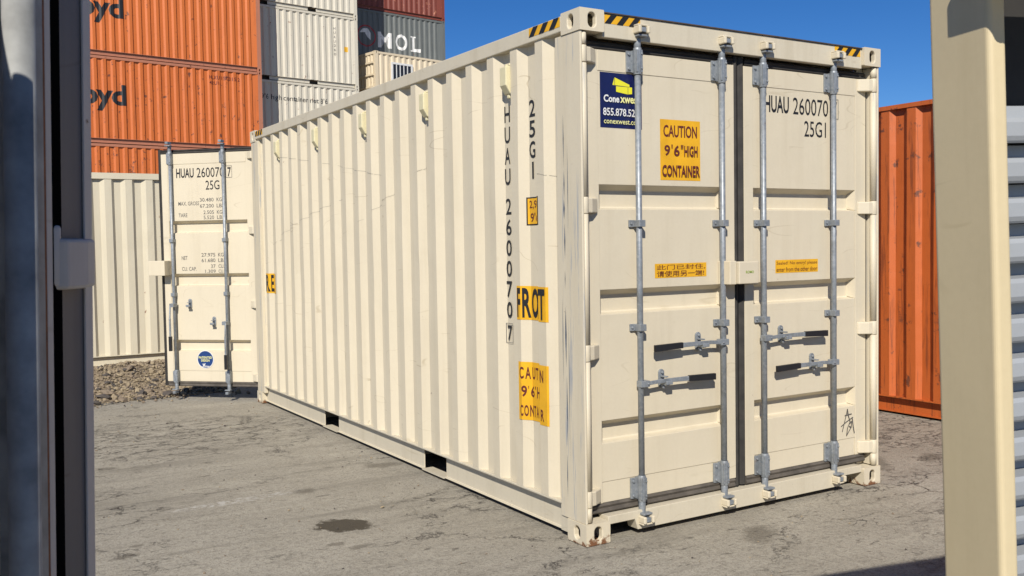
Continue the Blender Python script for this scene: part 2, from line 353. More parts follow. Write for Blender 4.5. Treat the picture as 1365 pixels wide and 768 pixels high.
def place_castings(parent, L, W, H, mat, xl=None, bevel=.006, foot=None):
    """castings at the corners of a box x 0..W, y 0..L (or custom), height H"""
    me = CAST.copy(); me.materials.append(mat)
    me2 = CAST.copy(); me2.materials.append(foot or mat)
    for zi, z in enumerate((0, H)):
        for i, (x, sx) in enumerate(((0, 1), (W, -1))):
            for j, (y, sy) in enumerate(((0, 1), (L, -1))):
                o = link('corner_casting', me if z else me2, parent, [], bevel=bevel)
                o.location = (x, y, z); o.scale = (sx, sy, 1 if z == 0 else -1)

# ------------------------------------------------------------------ the main container
LN, WD, HT = 6.058, 2.438, 2.896
main = tag(empty('shipping_container'), 'cream high container with galvanized lock rods, yellow caution stickers and a far door swung open', 'container')
place_castings(main, LN, WD, HT, M['casting'], foot=M['castrust'])
XO = .010                                                   # outer plane of the side wall
CD = .040
cor = Corr(.245, 5.86, .380, .2735, flat=.077, slope=.060, d=CD, slope2=.042)
# profile: close in by hand at both ends so that the wall meets the posts
pts = [(.245, CD), (.318, CD)]+[p for p in cor.pts if .375 <= p[0] <= 5.80]
while pts[-1][0] > 5.73: pts.pop()
if pts[-1][1] == 0: pts.append((pts[-1][0]+.060, CD))
pts += [(5.795, CD), (5.86, .004)]
cor.pts = pts
link('side_panel', corr_mesh(cor, .196, 2.802, lambda s, d, z: (XO+d, s, z), 22, .010, 3), main, [M['cream']])
mb = MB(); mb.box(WD-.05, WD-.02, .2, LN-.2, .18, 2.81); mb.build('side_panel', M['cream'], main)
mb = MB(); mb.box(.062, WD-.062, .08, LN-.08, 2.862, 2.868); mb.build('roof_panel', M['cream'], main)
mb = MB(); mb.box(.07, WD-.07, .12, LN-.12, .168, .196); mb.build('floor', M['floor'], main)
for x0, x1 in ((.001, .060), (WD-.060, WD-.001)):
    mb = MB(); mb.box(x0, x1, .179, LN-.179, 2.800, 2.884); mb.build('top_rail', M['rail'], main, bevel=.005)
# bottom rail: recessed web with an upper and a lower lip, pierced by two fork pockets
mb = MB(); mb.box(.009, .066, .19, LN-.2, .183, .1955); mb.build('rail_lip', M['rail'], main, bevel=.003)
mb = MB(); mb.box(.014, .0515, .1795, .262, .031, .1825); mb.build('rail_gusset', M['rail'], main, bevel=.002)
for a, b in ((.182, 1.735), (2.085, 3.785), (4.135, LN-.182)):
    mb = MB(); mb.prism([(.052, .183), (.060, .183), (.060, .028), (.030, .028), (.030, .033), (.050, .034)], 'y', a, b)
    mb.build('bottom_rail', M['rail'], main, bevel=.002)
for a, b in ((1.735, 2.085), (3.785, 4.135)):
    mb = MB(); mb.box(.030, .12, a, b, .020, .0275)
    mb.build('fork_pocket', M['rail'], main)
mb = MB(); mb.box(WD-.06, WD-.03, .2, LN-.2, .03, .19); mb.build('bottom_rail', M['rail'], main)
for k in range(14):
    y = .42+k*.40
    if any(abs(y-c) < .26 for c in (1.91, 3.96)): continue
    mb = MB(); mb.box(.075, WD-.075, y, y+.045, .045, .166); mb.build('cross_member', M['rail'], main)

def end_frame(mat4):
    """fixed frame of one door end, in end coordinates (x across, outside is -y)"""
    for s in (0, 1):
        X = (lambda x: x) if s == 0 else (lambda x: WD-x)
        mb = MB()
        mb.prism([(X(.006), .008), (X(.006), .246), (X(.046), .246), (X(.046), .120), (X(.105), .120), (X(.105), .108), (X(.030), .108), (X(.020), .008)], 'z', .118, HT-.118)
        mb.build('corner_post', M['creampost'], main, mw=mat4, bevel=.004)
        mb = MB()
        zs = [.126, .2, .29, 1.0, 1.092, 1.80, 1.893, 2.606, 2.70, 2.772]
        for a, b in ((.126, .203), (.297, 1.003), (1.097, 1.803), (1.897, 2.609), (2.707, 2.772)):
            mb.tube((X(.036), .030, a), (X(.036), .030, b), .0215, 14)
        mb.box(X(.020), X(.050), .028, .10, .126, 2.772)
        mb.build('hinge_bar', M['creampost'], main, mw=mat4)
    mb = MB(); mb.prism([(.020, 2.884), (.110, 2.884), (.110, 2.775), (.062, 2.757), (.020, 2.757)], 'x', .163, WD-.163)
    mb.build('door_header', M['rail'], main, mw=mat4, bevel=.004)
    mb = MB(); mb.box(.165, WD-.165, .012, .05, 2.8845, 2.891); mb.build('header_shade_strip', M['shade_brown'], main, mw=mat4)  # brown strip paints the flange's shadow line along the header top
    mb = MB()                                               # sill with a notch at either end
    mb.prism([(.163, .138), (.163, .092), (.352, .092), (.372, .030), (WD-.372, .030), (WD-.352, .092), (WD-.163, .092), (WD-.163, .138)], 'y', .020, .11)
    mb.build('door_sill', M['rail'], main, mw=mat4, bevel=.003)
    for xr in (.416, 1.049, 1.389, 2.022):
        for z, s in ((2.815, 1), (.088, -1)):
            mb = MB(); mb.box(xr-.040, xr-.020, -.034, .022, z-.020, z+.020); mb.box(xr+.020, xr+.040, -.034, .022, z-.020, z+.020); mb.box(xr-.040, xr+.040, -.022, .022, z+s*.018, z+s*.030)
            mb.build('cam_keeper', M['casting'], main, mw=mat4, bevel=.006)
I4 = Matrix.Identity(4)
FAR = Matrix.Translation((WD, LN, 0)) @ Matrix.Rotation(math.pi, 4, 'Z')
end_frame(I4); end_frame(FAR)

YL = .070                                                   # plane of the door leaf's skin
GRO = ((1.968, 1.832), (1.388, 1.250), (.660, .532))
def door_leaf(side, mat4, opened, label=None):
    X = (lambda x: x) if side == 0 else (lambda x: WD-x)
    xa, xb = .165, 1.102
    prof = [(YL-.001, 2.70), (YL-.001, 2.588), (YL+.003, 2.586)]
    for a, b in GRO:
        prof += [(YL+.003, a), (YL+.058, a-.030), (YL+.058, b+.016), (YL+.052, b+.010), (YL+.004, b)]
    prof += [(YL+.003, .318), (YL+.007, .316), (YL+.007, .20), (.13, .20), (.13, 2.70)]
    mb = MB(); mb.prism(prof, 'x', X(xa), X(xb))
    mb.box(X(.062), X(xa), YL, .1295, .20, 2.70); mb.box(X(xb), X(1.178), YL, .1295, .20, 2.70)
    for a, b in GRO:                                        # tapered groove ends
        for xe, d in ((xa, 1), (xb, -1)):
            mb.add([(X(xe), YL+.001, a), (X(xe), YL+.001, b), (X(xe), YL+.059, b+.01), (X(xe), YL+.059, a-.030), (X(xe+d*.022), YL+.059, b+.016), (X(xe+d*.022), YL+.059, a-.030)],
                   [(0, 1, 2, 3), (0, 3, 5), (1, 4, 2), (0, 5, 4, 1), (2, 4, 5, 3)])
    leaf = mb.build('door', M['creamdoor'], main, mw=mat4, bevel=.002)
    if label: leaf['label'] = label
    # gaskets
    for n, (x0, x1, z0, z1), mt in (('gasket', (.072, 1.172, 2.701, 2.745), 'rubber'), ('gasket', (.072, 1.172, .146, .199), 'dusty'), ('gasket', (.051, .061, .20, 2.70), 'rubber')):
        mb = MB()
        if z1-z0 < .1: mb.prism([(YL-.004, z0+.008), (YL+.002, z0), (YL+.05, z0), (YL+.05, z1), (YL+.006, z1), (YL-.006, z1-.012), (YL+.002, (z0+z1)/2)], 'x', X(x0), X(x1))
        else: mb.box(X(x0), X(x1), YL+.004, YL+.05, z0, z1)
        mb.build(n, M[mt], leaf)
    mb = MB(); g0, g1 = (1.179, 1.2175)
    mb.prism([(X(g0), YL+.05), (X(g0), YL+.004), (X(g0+.012), YL-.004), (X(g1-.008), YL+.006), (X(g1), YL+.012), (X(g1), YL+.05)], 'z', .15, 2.752)
    mb.build('gasket', M['rubber'], leaf)
    # hinges
    for z in (.25, 1.05, 1.85, 2.658):
        mb = MB(); mb.tube((X(.036), .030, z-.046), (X(.036), .030, z+.046), .0235, 16)
        mb.prism([(X(.036), .014), (X(.085), .022), (X(.145), .058), (X(.150), YL+.004), (X(.062), YL+.004), (X(.036), .046)], 'z', z-.040, z+.040)
        mb.build('hinge', M['creamdoor'], leaf, bevel=.006)
    # rods
    ry = .036
    for ri, xr0 in enumerate((.416, 1.049)):
        xr = X(xr0)
        mb = MB(); mb.tube((xr, ry, .118), (xr, ry, 2.785), .0172, 20); mb.build('lock_rod', M['galv'], leaf)
        for z0, z1, s in ((2.588, 2.712, 1), (.192, .318, -1)):
            mb = MB(); mb.box(xr-.058, xr-.012, YL-.012, YL+.004, z0+.004, z1-.004); mb.box(xr-.021, xr+.021, .014, YL+.002, z0, z1)
            mb.tube((xr, ry, z0-.012), (xr, ry, z1+.012), .0235, 18)
            for zz in (z0+.022, z1-.022):
                mb.tube((xr-.044, YL-.021, zz), (xr-.044, YL-.010, zz), .009, 8); mb.tube((xr+.012, .006, zz), (xr+.012, .016, zz), .006, 8)
            mb.build('rod_bracket', M['galv'], leaf, bevel=.006)
            mb = MB(); zc = 2.815 if s > 0 else .088
            mb.tube((xr, ry, z1+.012 if s > 0 else z0-.012), (xr, ry, zc-s*.02), .0205, 14); mb.box(xr-.017, xr+.017, -.026, ry+.012, zc-.014, zc+.012); mb.box(xr-.030, xr+.034, -.016, ry-.004, zc-s*.030-.006, zc-s*.030+.006)
            mb.build('rod_cam', M['galv'], leaf, bevel=.003)
        for z in (1.752, 1.168 if ri == 0 else 1.160):
            mb = MB(); mb.box(xr-.050, xr+.022, YL-.010, YL+.003, z-.020, z+.020); mb.box(xr-.022, xr+.022, .006, YL-.004, z-.019, z+.019); mb.tube((xr-.038, YL-.018, z), (xr-.038, YL-.008, z), .007, 8)
            mb.build('rod_guide', M['galv'], leaf, bevel=.005)
        hz = (.850, 1.046)[ri]; dr = (1, -1)[ri]                # lower handle on the outer rod
        lx = lambda t: X(xr0+dr*t)
        mb = MB()
        if not opened:
            hy = .000
            mb.box(lx(-.018), lx(.042), .006, .052, hz-.018, hz+.018); mb.tube((lx(.030), -.002, hz), (lx(.030), .010, hz), .006, 8)
            P = lambda t, z, y: (lx(t), y, z)
            def bar(t0, t1, z0, z1, h0, h1, y0, y1):
                mb.add([P(t0, z0-h0, y0), P(t1, z1-h1, y0), P(t1, z1+h1, y0), P(t0, z0+h0, y0), P(t0, z0-h0, y1), P(t1, z1-h1, y1), P(t1, z1+h1, y1), P(t0, z0+h0, y1)], [(0,1,2,3),(4,7,6,5),(0,4,5,1),(1,5,6,2),(2,6,7,3),(3,7,4,0)])
            bar(.03, .12, hz, hz+.006, .011, .011, .012, .021); bar(.12, .34, hz+.006, hz+.004, .011, .014, .012, .021)
            mb.m = 1; bar(.340, .545, hz+.004, hz-.002, .017, .019, .006, .027)
        else:
            mb.box(lx(-.020), lx(.030), -.035, .050, hz-.020, hz+.020)
            mb.tube((lx(-.012), -.030, hz), (lx(-.012), -.045, hz-.16), .010, 8); mb.box(lx(-.022), lx(-.002), -.052, -.034, hz-.36, hz-.14)
            mb.m = 1; mb.box(lx(-.028), lx(.004), -.058, -.028, hz-.50, hz-.34)
        mb.build('handle', [M['galv'], M['grip']], leaf, bevel=.004)
        mb = MB(); cx, cz = lx(.175), hz+.012                    # keeper plate with catch
        mb.prism([(cx+.021*math.cos(a), cz+(.034 if math.sin(a) >= 0 else -.034)+.021*math.sin(a)) for a in [2*math.pi*(i+.5)/16 for i in range(16)]], 'y', YL-.008, YL+.004)
        mb.box(cx-.013, cx+.013, .006, YL-.008, cz-.034, cz-.022); mb.box(cx-.016, cx+.030, -.002, .010, cz-.030, cz-.008); mb.box(cx-.012, cx+.012, .016, YL-.008, cz+.010, cz+.018)
        mb.tube((cx, YL-.02, cz+.036), (cx, YL-.006, cz+.036), .008, 8); mb.tube((cx, YL-.03, cz-.045), (cx, YL-.006, cz-.045), .012, 8)
        mb.build('handle_retainer', M['galv'], leaf, bevel=.004)
    return leaf
leafL = door_leaf(0, I4, False, 'left door leaf with navy sign and caution sticker'); leafR = door_leaf(1, I4, False, 'right door leaf with container number')
pin = Vector((WD-(WD-.036), LN-.030, 0))
OPEN = Matrix.Translation(pin) @ Matrix.Rotation(R(136.4), 4, 'Z') @ Matrix.Translation(-pin) @ FAR
leafO = door_leaf(1, OPEN, True, 'door leaf swung open with weights table and round blue sticker')
leafB = door_leaf(0, FAR, False)
FD = lambda u, v, o: (u, YL-o, v)                            # print on the leaf, lower skin
FDp = lambda u, v, o: (u, YL+.003-o, v)
# lock boxes
def lock_box(leaf, flip=False):
    mb = MB(); mb.box(1.042, 1.094, -.030, YL, 1.388, 1.528); mb.build('lock_box', M['creamdoor'], leaf, bevel=.004)
lock_box(leafL)
mb = MB(); mb.box(1.098, 1.258, -.050, YL-.016, 1.390, 1.522); mb.box(1.265, 1.290, -.01, YL+.002, 1.380, 1.500); mb.build('lock_box', M['creamdoor'], leafR, bevel=.005)
decal('lettering', [(text2d('ROMO', 1.150, 1.215, 1.452, 1.468, .02), M['green'])], lambda u, v, o: (u, -.050-o, v), leafR)
mb = MB(); mb.box(1.150, 1.345, -.062, YL-.002, 1.372, 1.535); mb.build('lock_box', M['creamdoor'], leafO, bevel=.005)
# number and size code, on both right leaves
def numbers(leaf):
    L_ = [(text2d('HUAU', 1.440, 1.652, 2.436, 2.541, .022), M['black']), (text2d('260070', 1.688, 2.012, 2.436, 2.541, .0), M['black']), (text2d('7', 2.056, 2.096, 2.436, 2.536, .012), M['black']),
          (frame2d(2.036, 2.108, 2.425, 2.553, .003), M['greyprint']), (text2d('25G1', 1.790, 1.992, 2.300, 2.400, .004), M['black'])]
    decal('lettering', L_[:4], FDp, leaf); decal('lettering', L_[4:], FDp, leaf)
numbers(leafR); numbers(leafO)
L_ = []
def row(s1, x0, x1, z, h=.040): L_.append((text2d(s1, x0, x1, z, z+h, .004), M['greyprint']))
row('MAX. GROSS', 1.455, 1.705, 2.135, .042)
row('30.480', 1.715, 1.880, 2.172); row('KGS', 1.915, 2.005, 2.172); row('67.200', 1.715, 1.880, 2.106); row('LBS', 1.915, 2.005, 2.106)
row('TARE', 1.455, 1.560, 2.008, .042); row('2.505', 1.755, 1.880, 2.036); row('KGS', 1.915, 2.005, 2.036); row('5.520', 1.755, 1.880, 1.980); row('LBS', 1.915, 2.005, 1.980)
row('NET', 1.475, 1.545, 1.540, .042); row('27.975', 1.715, 1.880, 1.572); row('KGS', 1.915, 2.005, 1.572); row('61.680', 1.715, 1.880, 1.512); row('LBS', 1.915, 2.005, 1.512)
row('CU. CAP.', 1.475, 1.650, 1.420, .042); row('37', 1.825, 1.880, 1.447); row('CU.M', 1.915, 2.015, 1.447); row('1.309', 1.755, 1.880, 1.395, .036); row('CU.FT', 1.915, 2.020, 1.395, .036)
for g_ in L_: decal('lettering', [g_], FDp, leafO)
decal('sticker', [(circ2d(1.725, .445, .100), M['white']), (circ2d(1.725, .445, .092), M['blue']), (text2d('PATENTED', 1.645, 1.805, .452, .478, .02), M['pale']), (text2d('DESIGN', 1.675, 1.775, .420, .446, .02), M['pale']),
      (stroke2d([(1.695, .395), (1.720, .365)], .010), M['white']), (stroke2d([(1.695, .365), (1.722, .398)], .010), M['white']), (stroke2d([(1.715, .372), (1.770, .368)], .008), M['white'])], lambda u, v, o: (u, YL+.001-o, v), leafO)
# left leaf prints
def caution(cx0, cx1, z0, z1):
    w, h = cx1-cx0, z1-z0; q = lambda s, a, b, c, d: (text2d(s, cx0+a*w, cx0+b*w, z0+c*h, z0+d*h, .024), M['darkred'])
    return [(rect2d(cx0, cx1, z0, z1), M['yellow']), q('CAUTION', .08, .92, .71, .91), q('9', .10, .24, .40, .58), q("'", .27, .30, .52, .59), q('6', .33, .47, .40, .58), q('"', .50, .56, .52, .59), q('HIGH', .58, .92, .40, .58), q('CONTAINER', .03, .97, .06, .25)]
decal('sticker', caution(.604, .908, 2.001, 2.348), FDp, leafL)
a, b, c, d = .181, .472, 2.280, 2.582
L_ = [(rect2d(a, b, c, d), M['navy']), (poly2d([(.272, .5), (.272, .5)]) if False else poly2d([(a+.086, d-.066), (a+.100, d-.024), (a+.205, d-.058), (a+.205, d-.070)]), M['lemon']),
      (poly2d([(a+.110, d-.102), (a+.110, d-.072), (a+.222, d-.072), (a+.222, d-.108), (a+.190, d-.112)]), M['lemon']),
      (stroke2d([(a+.100, d-.026), (a+.100, d-.068)], .0025), M['navy']), (stroke2d([(a+.192, d-.074), (a+.192, d-.110)], .0025), M['navy']),
      (text2d('Cone', a+.022, a+.130, c+.140, c+.180, .030), M['white']), (text2d('xwest', a+.135, a+.272, c+.140, c+.180, .030), M['pale']),
      (text2d('855.878.5231', a+.016, b-.012, c+.066, c+.108, .018), M['white']), (text2d('conexwest.com', a+.020, b-.014, c+.022, c+.046, .010), M['pale'])]
decal('sign', L_, FDp, leafL)
a, b, c, d = .556, .950, 1.440, 1.522
decal('sticker', [(rect2d(a, b, c, d), M['yellow']), (text2d('此门已封住,', a+.014, b-.010, c+.045, d-.007, .004), M['darkred']), (text2d('请使用另一端!', a+.014, b-.020, c+.006, c+.040, .004), M['darkred'])], FDp, leafL)
a, b = 1.527, 1.913
decal('sticker', [(rect2d(a, b, c, d), M['yellow']), (text2d('Sealed! No entry! please', a+.010, b-.008, c+.046, d-.010, .003), M['darkred']), (text2d('enter from the other door', a+.008, b-.008, c+.008, c+.036, .003), M['darkred'])], FDp, leafR)
sx, sz = 2.135, .33
decal('graffiti', [(stroke2d(p, .007), M['greyprint']) for p in ([(sx, sz+.075), (sx+.05, sz+.10), (sx+.115, sz+.125)], [(sx+.01, sz+.04), (sx+.055, sz+.165), (sx+.06, sz+.185), (sx+.075, sz+.13)], [(sx+.035, sz+.145), (sx+.10, sz+.15)],
      [(sx+.06, sz+.16), (sx+.085, sz+.10), (sx+.06, sz+.06), (sx+.05, sz+.01), (sx+.09, sz+.055)], [(sx+.075, sz+.085), (sx+.10, sz+.10), (sx+.095, sz+.06), (sx+.075, sz+.07)], [(sx+.105, sz+.12), (sx+.115, sz+.06), (sx+.125, sz+.02)])], lambda u, v, o: (u, YL+.003-o, v), leafR)
# hazard stripes
def hazard(n, u0, u1, z0, z1, frame, rev=False):
    L_ = [(rect2d(u0, u1, z0, z1), M['yellow'])]; w = (u1-u0)/(n*2); s = (z1-z0)*.9
    for k in range(-1, n*2):
        a0 = u0+(2*k+(0 if not rev else 1))*w
        p = [(a0, z0), (a0+w, z0), (a0+w+s, z1), (a0+s, z1)]
        # clip
        bmx = [(min(max(x, u0), u1), z) for x, z in p]
        if a0+w+s > u0 and a0 < u1 and bmx[1][0]-bmx[0][0]+bmx[2][0]-bmx[3][0] > .004: L_.append((poly2d(bmx), M['black']))
    return decal('hazard_stripes', L_, frame, main)
hazard(3, .178, .425, 2.832, 2.880, lambda u, v, o: (u, .020-o, v))
hazard(3, WD-.425, WD-.178, 2.832, 2.880, lambda u, v, o: (u, .020-o, v))
FS = lambda u, v, o: (.001-o, -u, v)
hazard(3, -.50, -.185, 2.828, 2.880, FS); hazard(3, -5.872, -5.62, 2.828, 2.880, FS)
# side prints, wrapped over the corrugation
folds = [-p for p in cor.folds()]
FC = lambda u, v, o: (XO+cor.at(-u)-o-.001, -u, v)
word = 'HUAU260070'; zz = 2.486
L_ = []
for i, ch in enumerate(word):
    if i == 4: decal('lettering', L_, FC, main, folds); L_ = []; zz -= .055
    L_.append((text2d(ch, -.866, -.802, zz-.098, zz, .012), M['black'])); zz -= .126
zz -= .02
L_ += [(text2d('7', -.860, -.808, zz-.092, zz, .012), M['black']), (frame2d(-.872, -.796, zz-.107, zz+.014, .003), M['greyprint'])]
decal('lettering', L_, FC, main, folds)
zz = 2.487; L_ = []
for ch in '25G1':
    L_.append((text2d(ch, -.585 if ch != '1' else -.558, -.522 if ch != '1' else -.540, zz-.098, zz, .012), M['black'])); zz -= .120
decal('lettering', L_, FC, main, folds)
decal('sticker', [(rect2d(-.612, -.445, 1.757, 1.922), M['black']), (rect2d(-.604, -.452, 1.765, 1.914), M['yellow']), (text2d('2,9m', -.594, -.462, 1.850, 1.902, .01), M['darkred']), (text2d("9'6\"", -.582, -.462, 1.775, 1.830, .01), M['darkred'])], FC, main, folds)
decal('sticker', [(rect2d(-.692, -.365, 1.199, 1.400), M['yellow']), *[(text2d(ch, -a_, -b_, 1.212, 1.388, .03), M['black']) for ch, a_, b_ in (('F', .687, .652), ('R', .642, .592), ('O', .582, .512), ('N', .497, .460), ('T', .452, .385))]], FC, main, folds)
L_ = [(rect2d(-.684, -.368, .600, .948), M['yellow'])]
for row_, z0_, z1_ in (((('C', .672, .640), ('A', .632, .600), ('U', .592, .560), ('T', .554, .528), ('I', .520, .512), ('O', .495, .465), ('N', .450, .415)), .846, .918),
                       ((('9', .655, .623), ("'", .616, .612), ('6', .602, .572), ('"', .566, .556), ('H', .544, .512), ('I', .498, .492), ('G', .488, .474), ('H', .471, .458)), .738, .806),
                       ((('C', .668, .645), ('O', .640, .615), ('N', .608, .583), ('T', .578, .557), ('A', .551, .527), ('I', .519, .513), ('N', .497, .479), ('E', .475, .460), ('R', .447, .412)), .622, .690)):
    for ch, a_, b_ in row_: L_.append((text2d(ch, -a_, -b_, z0_ if ch not in '\'"' else z1_-.02, z1_, .026), M['darkred']))
for i_, (g_, m_) in enumerate(L_): pass
decal('sticker', L_, lambda u, v, o: FC(u, v, min(o, .0022)), main, folds)
decal('sticker', [(rect2d(-5.665, -5.345, 1.190, 1.392), M['yellow']), *[(text2d(ch, -a_, -b_, 1.205, 1.378, .03), M['black']) for ch, a_, b_ in (('R', 5.653, 5.552), ('E', 5.545, 5.516), ('A', 5.505, 5.45), ('R', 5.44, 5.37))]], FC, main, folds)
# long scratches and rubbed paint
L_ = []
for pl in (((5.745, 1.559), (4.892, 1.852), (4.166, 1.97), (3.396, 2.078)), ((3.28, 1.806), (2.776, 1.958), (2.245, 2.116), (1.93, 2.201)), ((5.085, 2.542), (4.132, 2.42), (3.414, 2.311), (2.718, 2.199)), ((.45, 2.048), (.35, 2.03), (.26, 2.015))):
    for (y_a, z_a), (y_b, z_b) in zip(pl[:-1], pl[1:]):
        for k in range(7):
            if rnd.random() < .35: continue
            t0, t1 = k/7, (k+.75+.3*rnd.random())/7; p = lambda t: (-(y_a+(y_b-y_a)*t), z_a+(z_b-z_a)*t+.004*rnd.random())
            L_.append((stroke2d([p(t0), p(t1)], .002+.002*rnd.random()), M['scratch']))
decal('scratch', L_, lambda u, v, o: FC(u, v, .0008), main, folds)
L_ = [(poly2d([(-y_, z_), (-y_+w_, z_-h_*.45), (-y_, z_-h_), (-y_-w_, z_-h_*.5)]), M['bluescrape']) for y_, z_, h_, w_ in ((.176, 2.36, .30, .004), (.174, 2.05, .16, .005), (.177, 1.89, .11, .008), (.174, 1.76, .20, .006), (.176, 1.50, .10, .003), (.176, 1.30, .34, .008), (.172, .92, .40, .005), (.178, .48, .25, .004), (.205, 1.36, .5, .003), (.150, 1.25, .8, .0025), (.140, 2.2, .5, .003))]
decal('paint_scrape', L_, lambda u, v, o: (.006-.0012, -u, v), main)
# air vents
for y in (.772, 1.880, 2.985, 4.078, 5.175):
    d = XO+.018
    mb = MB(); mb.prism([(d+.02, 2.712), (d-.045, 2.706), (d-.045, 2.596), (d-.012, 2.545), (d+.02, 2.545)], 'y', y-.036, y+.036)
    for yy in (-.02, .02): mb.box(d-.012, d+.01, y+yy-.006, y+yy+.006, 2.712, 2.728)
    mb.box(d-.010, d+.01, y-.014, y+.014, 2.522, 2.546)
    mb.build('air_vent', M['vent'], main, bevel=.006)

# ------------------------------------------------------------------ other containers
def container(name, label, L, H, loc, rz, paintm, railm, castm=None, W=2.438, pitch=.278, start=.30, pockets=True, group=None, dent=.008, seed=1, rh=.105):
    t = tag(empty(name, loc, rz), label, 'container', group); castm = castm or railm
    cr = Corr(.16, L-.16, start, pitch, d=.042, flat=.092, slope=.062, slope2=.040)
    link('side_panel', corr_mesh(cr, .165, H-rh, lambda s, d, z: (s, .010+d, z), 10 if dent else 1, dent, seed), t, [paintm])
    mb = MB(); mb.box(.16, L-.16, W-.045, W-.012, .165, H-rh); mb.build('side_panel', paintm, t)
    for e in (0, 1):                                          # end walls, ribbed across
        cr2 = Corr(.14, W-.14, .2, .23)
        if e == 0: me = corr_mesh(cr2, .165, H-.12, lambda s, d, z: (.02+d, W-s, z))
        else: me = corr_mesh(cr2, .165, H-.12, lambda s, d, z: (L-.02-d, s, z))
        link('end_wall', me, t, [paintm])
        x0, x1 = ((.004, .06) if e == 0 else (L-.06, L-.004))
        mb = MB(); mb.box(x0, x1, .163, W-.163, H-.118, H-.012); mb.build('end_rail', railm, t); mb = MB(); mb.box(x0, x1, .163, W-.163, .02, .165); mb.build('end_rail', railm, t)
        for y0, y1 in ((.004, .14), (W-.14, W-.004)):
            mb = MB(); mb.box(*((.004, .16) if e == 0 else (L-.16, L-.004)), y0, y1, .118, H-.118); mb.build('corner_post', railm, t)
    mb = MB(); mb.box(.06, L-.06, .06, W-.06, H-.022, H-.016); mb.build('roof_panel', paintm, t)
    mb = MB(); mb.box(.06, L-.06, .06, W-.06, .14, .165); mb.build('floor', M['floor'], t)
    for y0, y1 in ((.002, .062), (W-.062, W-.002)):
        mb = MB(); mb.box(.179, L-.179, y0, y1, H-rh, H-.020); mb.build('top_rail', railm, t)
    c = L/2; cuts = [(.179, c-1.205), (c-.845, c+.845), (c+1.205, L-.179)] if pockets else [(.179, L-.179)]
    for a, b in cuts:
        mb = MB(); mb.box(a, b, .008, .060, .153, .1645); mb.box(a, b, .066, .078, .012, .153); mb.box(a, b, .040, .0655, .012, .022); mb.build('bottom_rail', railm, t)
    mb = MB(); mb.box(.179, L-.179, W-.05, W-.03, .012, .165); mb.build('bottom_rail', railm, t)
    if pockets:
        for a in (c-1.205, c+.845):
            mb = MB(); mb.box(a-.01, a+.37, .20, .22, .02, .14); mb.build('fork_pocket', M['dark'], t)
    place_castings(t, W, L, H, castm, bevel=0)               # box x 0..L, y 0..W
    t['_c'] = 0; del t['_c']
    return t, cr
# cream container behind the rubble, parallel to the open end
container('shipping_container', 'plain cream container standing behind the heap of rubble', 6.058, 2.78, (-4.10, 10.38, 0), 0, M['cream2'], M['cream2'], dent=.016, seed=5, start=.22, pockets=False)
# orange container beyond the closed doors
container('shipping_container', 'rust stained orange container standing alone beside the closed cream doors', 6.058, 2.90, (4.70, 4.60, 0), R(-90), M['orange3'], M['orange3'], dent=.02, seed=8, start=.36, rh=.060)
TH = R(7.5); dv = Vector((math.cos(TH), math.sin(TH), 0))
def stack(right, L, tiers, pitch):
    """right: lower front right corner of the stack; tiers from the ground up: (height, label, paint, rail, dent)"""
    out = []; z = 0
    p0 = Vector((right[0], right[1], 0))-dv*L
    for i, (h, label, pm, rm, dent) in enumerate(tiers):
        out.append((*container('shipping_container', label, L, h, (p0.x, p0.y, z), TH, pm, rm, pitch=pitch, dent=dent, seed=10+i, pockets=L < 7, group='stacked containers in the background'), z)); z += h
    return out
so_ = stack((7.754, 30.868), 12.19, [
    (2.63, 'orange container on the ground at the foot of the orange stack', M['orange'], M['orail'], 0), (2.63, 'second orange container from the ground in the orange stack', M['orange2'], M['orail'], 0),
    (2.896, 'rust spotted orange container with black lettering, third in the orange stack', M['orange2'], M['orail'], .006), (2.896, 'cleaner orange container in the orange stack, above the rust spotted one', M['orange'], M['orail'], .006), (2.896, 'orange container topmost of the orange stack', M['orange'], M['orail'], 0)], .300)
for (t, cr, z), zo, s in ((so_[2], 1.02, -.17), (so_[3], 1.02, -.25)):
    FB = lambda u, v, o, cr=cr: (u, .010+cr.at(u)-.004-o, v)
    xd = 12.19-4.86
    fo = cr.folds()
    decal('lettering', [(text2d('Lloyd', xd-2.18, xd, zo+.05, zo+.95, .035), M['black'])], FB, t, fo)
cr = so_[2][1]
for g_ in ((text2d('HLXU', 10.2, 10.58, 2.47, 2.60, .01), M['darkred']), (text2d('150315', 10.66, 11.20, 2.47, 2.60, .01), M['darkred']), (text2d('2', 11.27, 11.35, 2.47, 2.60, .01), M['darkred']), (text2d('42U1', 10.2, 10.55, 2.28, 2.40, .01), M['darkred'])): decal('lettering', [g_], lambda u, v, o, cr=cr: (u, .010+cr.at(u)-.004-o, v), so_[2][0], cr.folds())
sd_ = stack((12.285, 32.593), 6.058, [
    (2.65, 'cream container on the ground at the foot of the cream stack', M['cream3'], M['cream3'], 0), (2.64, 'second cream container from the ground in the cream stack', M['cream3'], M['cream3'], 0),
    (2.84, 'cream container lettered with a height warning, third of the cream stack', M['cream3'], M['cream3'], .006), (2.84, 'cream container fourth from the ground, above the lettered one', M['cream3'], M['cream3'], .006), (2.84, 'cream container fifth from the ground in the cream stack', M['cream3'], M['cream3'], .006), (2.84, 'topmost cream container of the cream stack', M['cream3'], M['cream3'], 0)], .280)
t, cr, z = sd_[2]
decal('lettering', [(text2d("this is a 9'6 high container not 8'6", .90, 4.62, 2.03, 2.30, .004), M['black'])], lambda u, v, o, cr=cr: (u, .010+cr.at(u)-.004-o, v), t, cr.folds())
t, cr, z = sd_[3]
decal('sticker', [(rect2d(5.42, 5.60, 1.42, 1.62), M['yellow'])], lambda u, v, o, cr=cr: (u, .010+cr.at(u)-.004-o, v), t, cr.folds())
